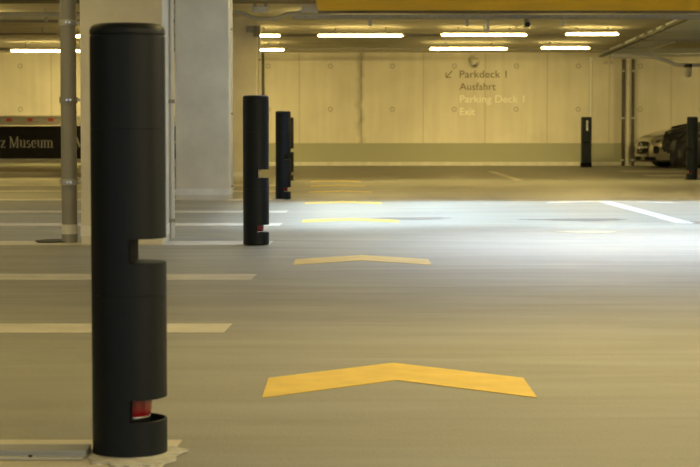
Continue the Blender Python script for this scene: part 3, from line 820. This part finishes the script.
# ------------------------------------------------------------------ silver car, nose out, and its cloth cover
CAR = Vector((at(642, 150, 38.6).x, 38.6, 0)); HD = math.radians(74)
crz = math.atan2(-math.cos(HD), -math.sin(HD))        # +x of the car points along its heading
# levels: z, nose setback, half width, tail x, end squareness
LV = [(.13, .10, .84, -4.15, .55), (.17, .03, .89, -4.22, .5), (.30, .00, .93, -4.28, .48), (.46, .01, .945, -4.32, .48), (.56, .035, .94, -4.33, .5),
      (.63, .10, .92, -4.32, .55), (.69, .20, .89, -4.28, .6), (.75, .38, .85, -4.2, .65), (.81, .62, .80, -4.05, .7), (.855, .90, .73, -3.95, .7), (.885, 1.25, .5, -3.8, .7)]
NOSE = 1.0
def ring_pts(z, sb, hw, tail, n=72, inf=0.0):
    out = []
    hw += inf; L0 = -sb + inf; L1 = tail - inf
    for i in range(n):
        a = 2*PI*i/n; c, s = math.cos(a), math.sin(a)
        ex = 0.62
        y = hw*math.copysign(abs(s)**ex, s)
        if c >= 0: x = L0 - NOSE + NOSE*(abs(c)**0.8)
        else: x = L1 + 0.7 - 0.7*(abs(c)**0.6)
        out.append((x, y, z))
    return out
def stack(b, levels, inf=0.0, wr=0.0, cap=True, n=72):
    rings = []
    for (z, sb, hw, tl_, _) in levels:
        row = []
        for (x, y, zz) in ring_pts(z, sb, hw, tl_, n, inf):
            if wr:
                d = wr*(noise.noise(Vector((x*5, y*4, zz*2.0)))+0.5*noise.noise(Vector((x*11, y*9, zz*3))))
                x += d*.6; y += d*(1 if y > 0 else -1); zz += d*0.5 if zz > .2 else 0
            row.append(b.verts.new((x, y, zz)))
        rings.append(row)
    for A, B in zip(rings, rings[1:]):
        for i in range(n): b.faces.new((A[i], A[(i+1) % n], B[(i+1) % n], B[i]))
    if cap: b.faces.new(rings[0]); b.faces.new(rings[-1])
    return rings
car = thing('car', 'silver sports car with its nose showing from a dark cover', 'car', CAR, crz)
b = nb(); stack(b, LV); obj('body', b, M['silver'], car, True)
GH = [(.87, 1.55, .66, -3.5, 0), (.95, 1.85, .62, -3.4, 0), (1.08, 2.15, .56, -3.2, 0), (1.17, 2.4, .48, -2.95, 0), (1.19, 2.6, .35, -2.8, 0)]
b = nb(); stack(b, [(z, sb-0.0, hw, t_, 0) for z, sb, hw, t_, _ in GH]); obj('greenhouse', b, M['glass_dark'], car, True)
def xf(y, z):
    """front surface of the body at lateral y, height z"""
    for (a, c) in zip(LV, LV[1:]):
        if a[0] <= z <= c[0]:
            f = (z-a[0])/(c[0]-a[0]); sb = a[1]+(c[1]-a[1])*f; hw = a[2]+(c[2]-a[2])*f; break
    s = min(1, abs(y)/hw)**(1/0.62); cc = math.sqrt(max(0, 1-s*s))
    return -sb - NOSE + NOSE*cc**0.8
def patch(yz, off=.008, nn=14, depth=.03):
    """panel lying on the nose: yz(u, v) gives lateral and height"""
    b = nb(); g = []
    for i in range(nn+1):
        r = []
        for j in range(5):
            y, z = yz(i/nn, j/4); r.append(b.verts.new((xf(y, z)+off, y, z)))
        g.append(r)
    for i in range(nn):
        for j in range(4): b.faces.new((g[i][j], g[i+1][j], g[i+1][j+1], g[i][j+1]))
    bmesh.ops.solidify(b, geom=b.faces[:], thickness=depth)
    return b
def quad(y0, y1, z0, z1, sk=0.0, tp=0.0):
    return lambda u, v: (y0+(y1-y0)*u, (z0+(z1-z0)*v)*(1) + sk*u*(1-2*0) - tp*(2*v-1)*abs(2*u-1)**2)
obj('grille', patch(quad(-.27, .27, .29, .57, 0, .02), .006), M['car_black'], car, True)
gb = obj('grille_bar', patch(quad(-.28, .28, .415, .465), .020), M['chrome'], car, True)
b = nb()
for k in range(3):
    a = PI/2 + 2*PI*k/3
    cyl(b, (0, 0, 0), (0, .085*math.cos(a), .085*math.sin(a)), .012, .004, 8)
r_ = [(0, .09*math.cos(2*PI*k/24), .09*math.sin(2*PI*k/24)) for k in range(25)]; tube(b, r_, .010, 6)
bmesh.ops.translate(b, vec=(.035, 0, .44), verts=b.verts); obj('star_emblem', b, M['chrome'], gb, True)
for s in (-1, 1):
    obj('side_intake', patch(quad(s*.46, s*.60, .31, .47, 0, .01), .006, 8), M['car_black'], car, True)
    obj('lower_intake', patch(quad(s*.10, s*.50, .175, .235, 0, .0), .006, 8), M['car_black'], car, True)
    h = obj('headlight', patch(lambda u, v, s=s: (s*(.46+.25*u), .525+.055*u+(.075-.02*u)*v), .006, 10), M['lens'], car, True)
    obj('lamp_unit', patch(lambda u, v, s=s: (s*(.50+.09*u), .545+.02*u+.035*v), .012, 5), M['car_black'], h, True)
    obj('lip', patch(quad(s*.02, s*.80, .145, .165), .02, 12), M['car_black'], car, True)
    for xx in (-.92, -3.45):
        b = nb(); cyl(b, (xx, s*.72, .325), (xx, s*.955, .325), .325, n=36); wh = obj('wheel', b, M['rubber'], car, True)
        b = nb(); cyl(b, (xx, s*.94, .325), (xx, s*.965, .325), .21, .19, 24); obj('rim', b, M['chrome'], wh, True)
# cover: follows the body and cabin, front hem slanting over the hood to the near corner
CL = [(.05, .02, .99, -4.40, 0), (.20, -.02, .985, -4.42, 0), (.36, -.02, .98, -4.42, 0), (.50, .0, .97, -4.42, 0), (.60, .05, .955, -4.40, 0), (.69, .14, .93, -4.36, 0),
      (.76, .32, .89, -4.3, 0), (.83, .54, .84, -4.2, 0), (.89, .82, .78, -4.05, 0), (.93, 1.20, .73, -3.9, 0), (1.0, 1.70, .68, -3.65, 0), (1.10, 2.0, .62, -3.4, 0), (1.20, 2.3, .53, -3.15, 0), (1.25, 2.6, .3, -2.9, 0)]
b = nb(); stack(b, CL, inf=.03, wr=.085, n=160)
bmesh.ops.subdivide_edges(b, edges=[e for e in b.edges if abs(e.verts[0].co.z-e.verts[1].co.z) > .03], cuts=2)
for v in b.verts:
    if v.co.z > .08 and v.co.z < .8:
        v.co.y += .014*math.sin(v.co.x*16+v.co.z*7)*(1 if v.co.y > 0 else -1)
def hem(v):
    y, z = v.y, v.z
    if y > 0.25: lim = -.80 + .66*min(1, (y-.25)/.40)
    else: lim = -.85 - .25*(0.25-y)
    if z < .5: lim += -.16*(abs(z-.42)/.42)**1.5*1.3
    return v.x > lim + .04*math.sin(z*17) 
kill = [f for f in b.faces if hem(f.calc_center_median())]
bmesh.ops.delete(b, geom=kill, context='FACES')
bot = [f for f in b.faces if all(v.co.z < .075 for v in f.verts)]; bmesh.ops.delete(b, geom=bot, context='FACES')
cv = obj('car_cover', b, M['cloth'], None, True, CAR); cv.rotation_euler.z = crz
sm = cv.modifiers.new('s', 'SOLIDIFY'); sm.thickness = .008
tag(cv, 'dark cloth cover pulled back over the silver car behind the bollard', 'car cover')
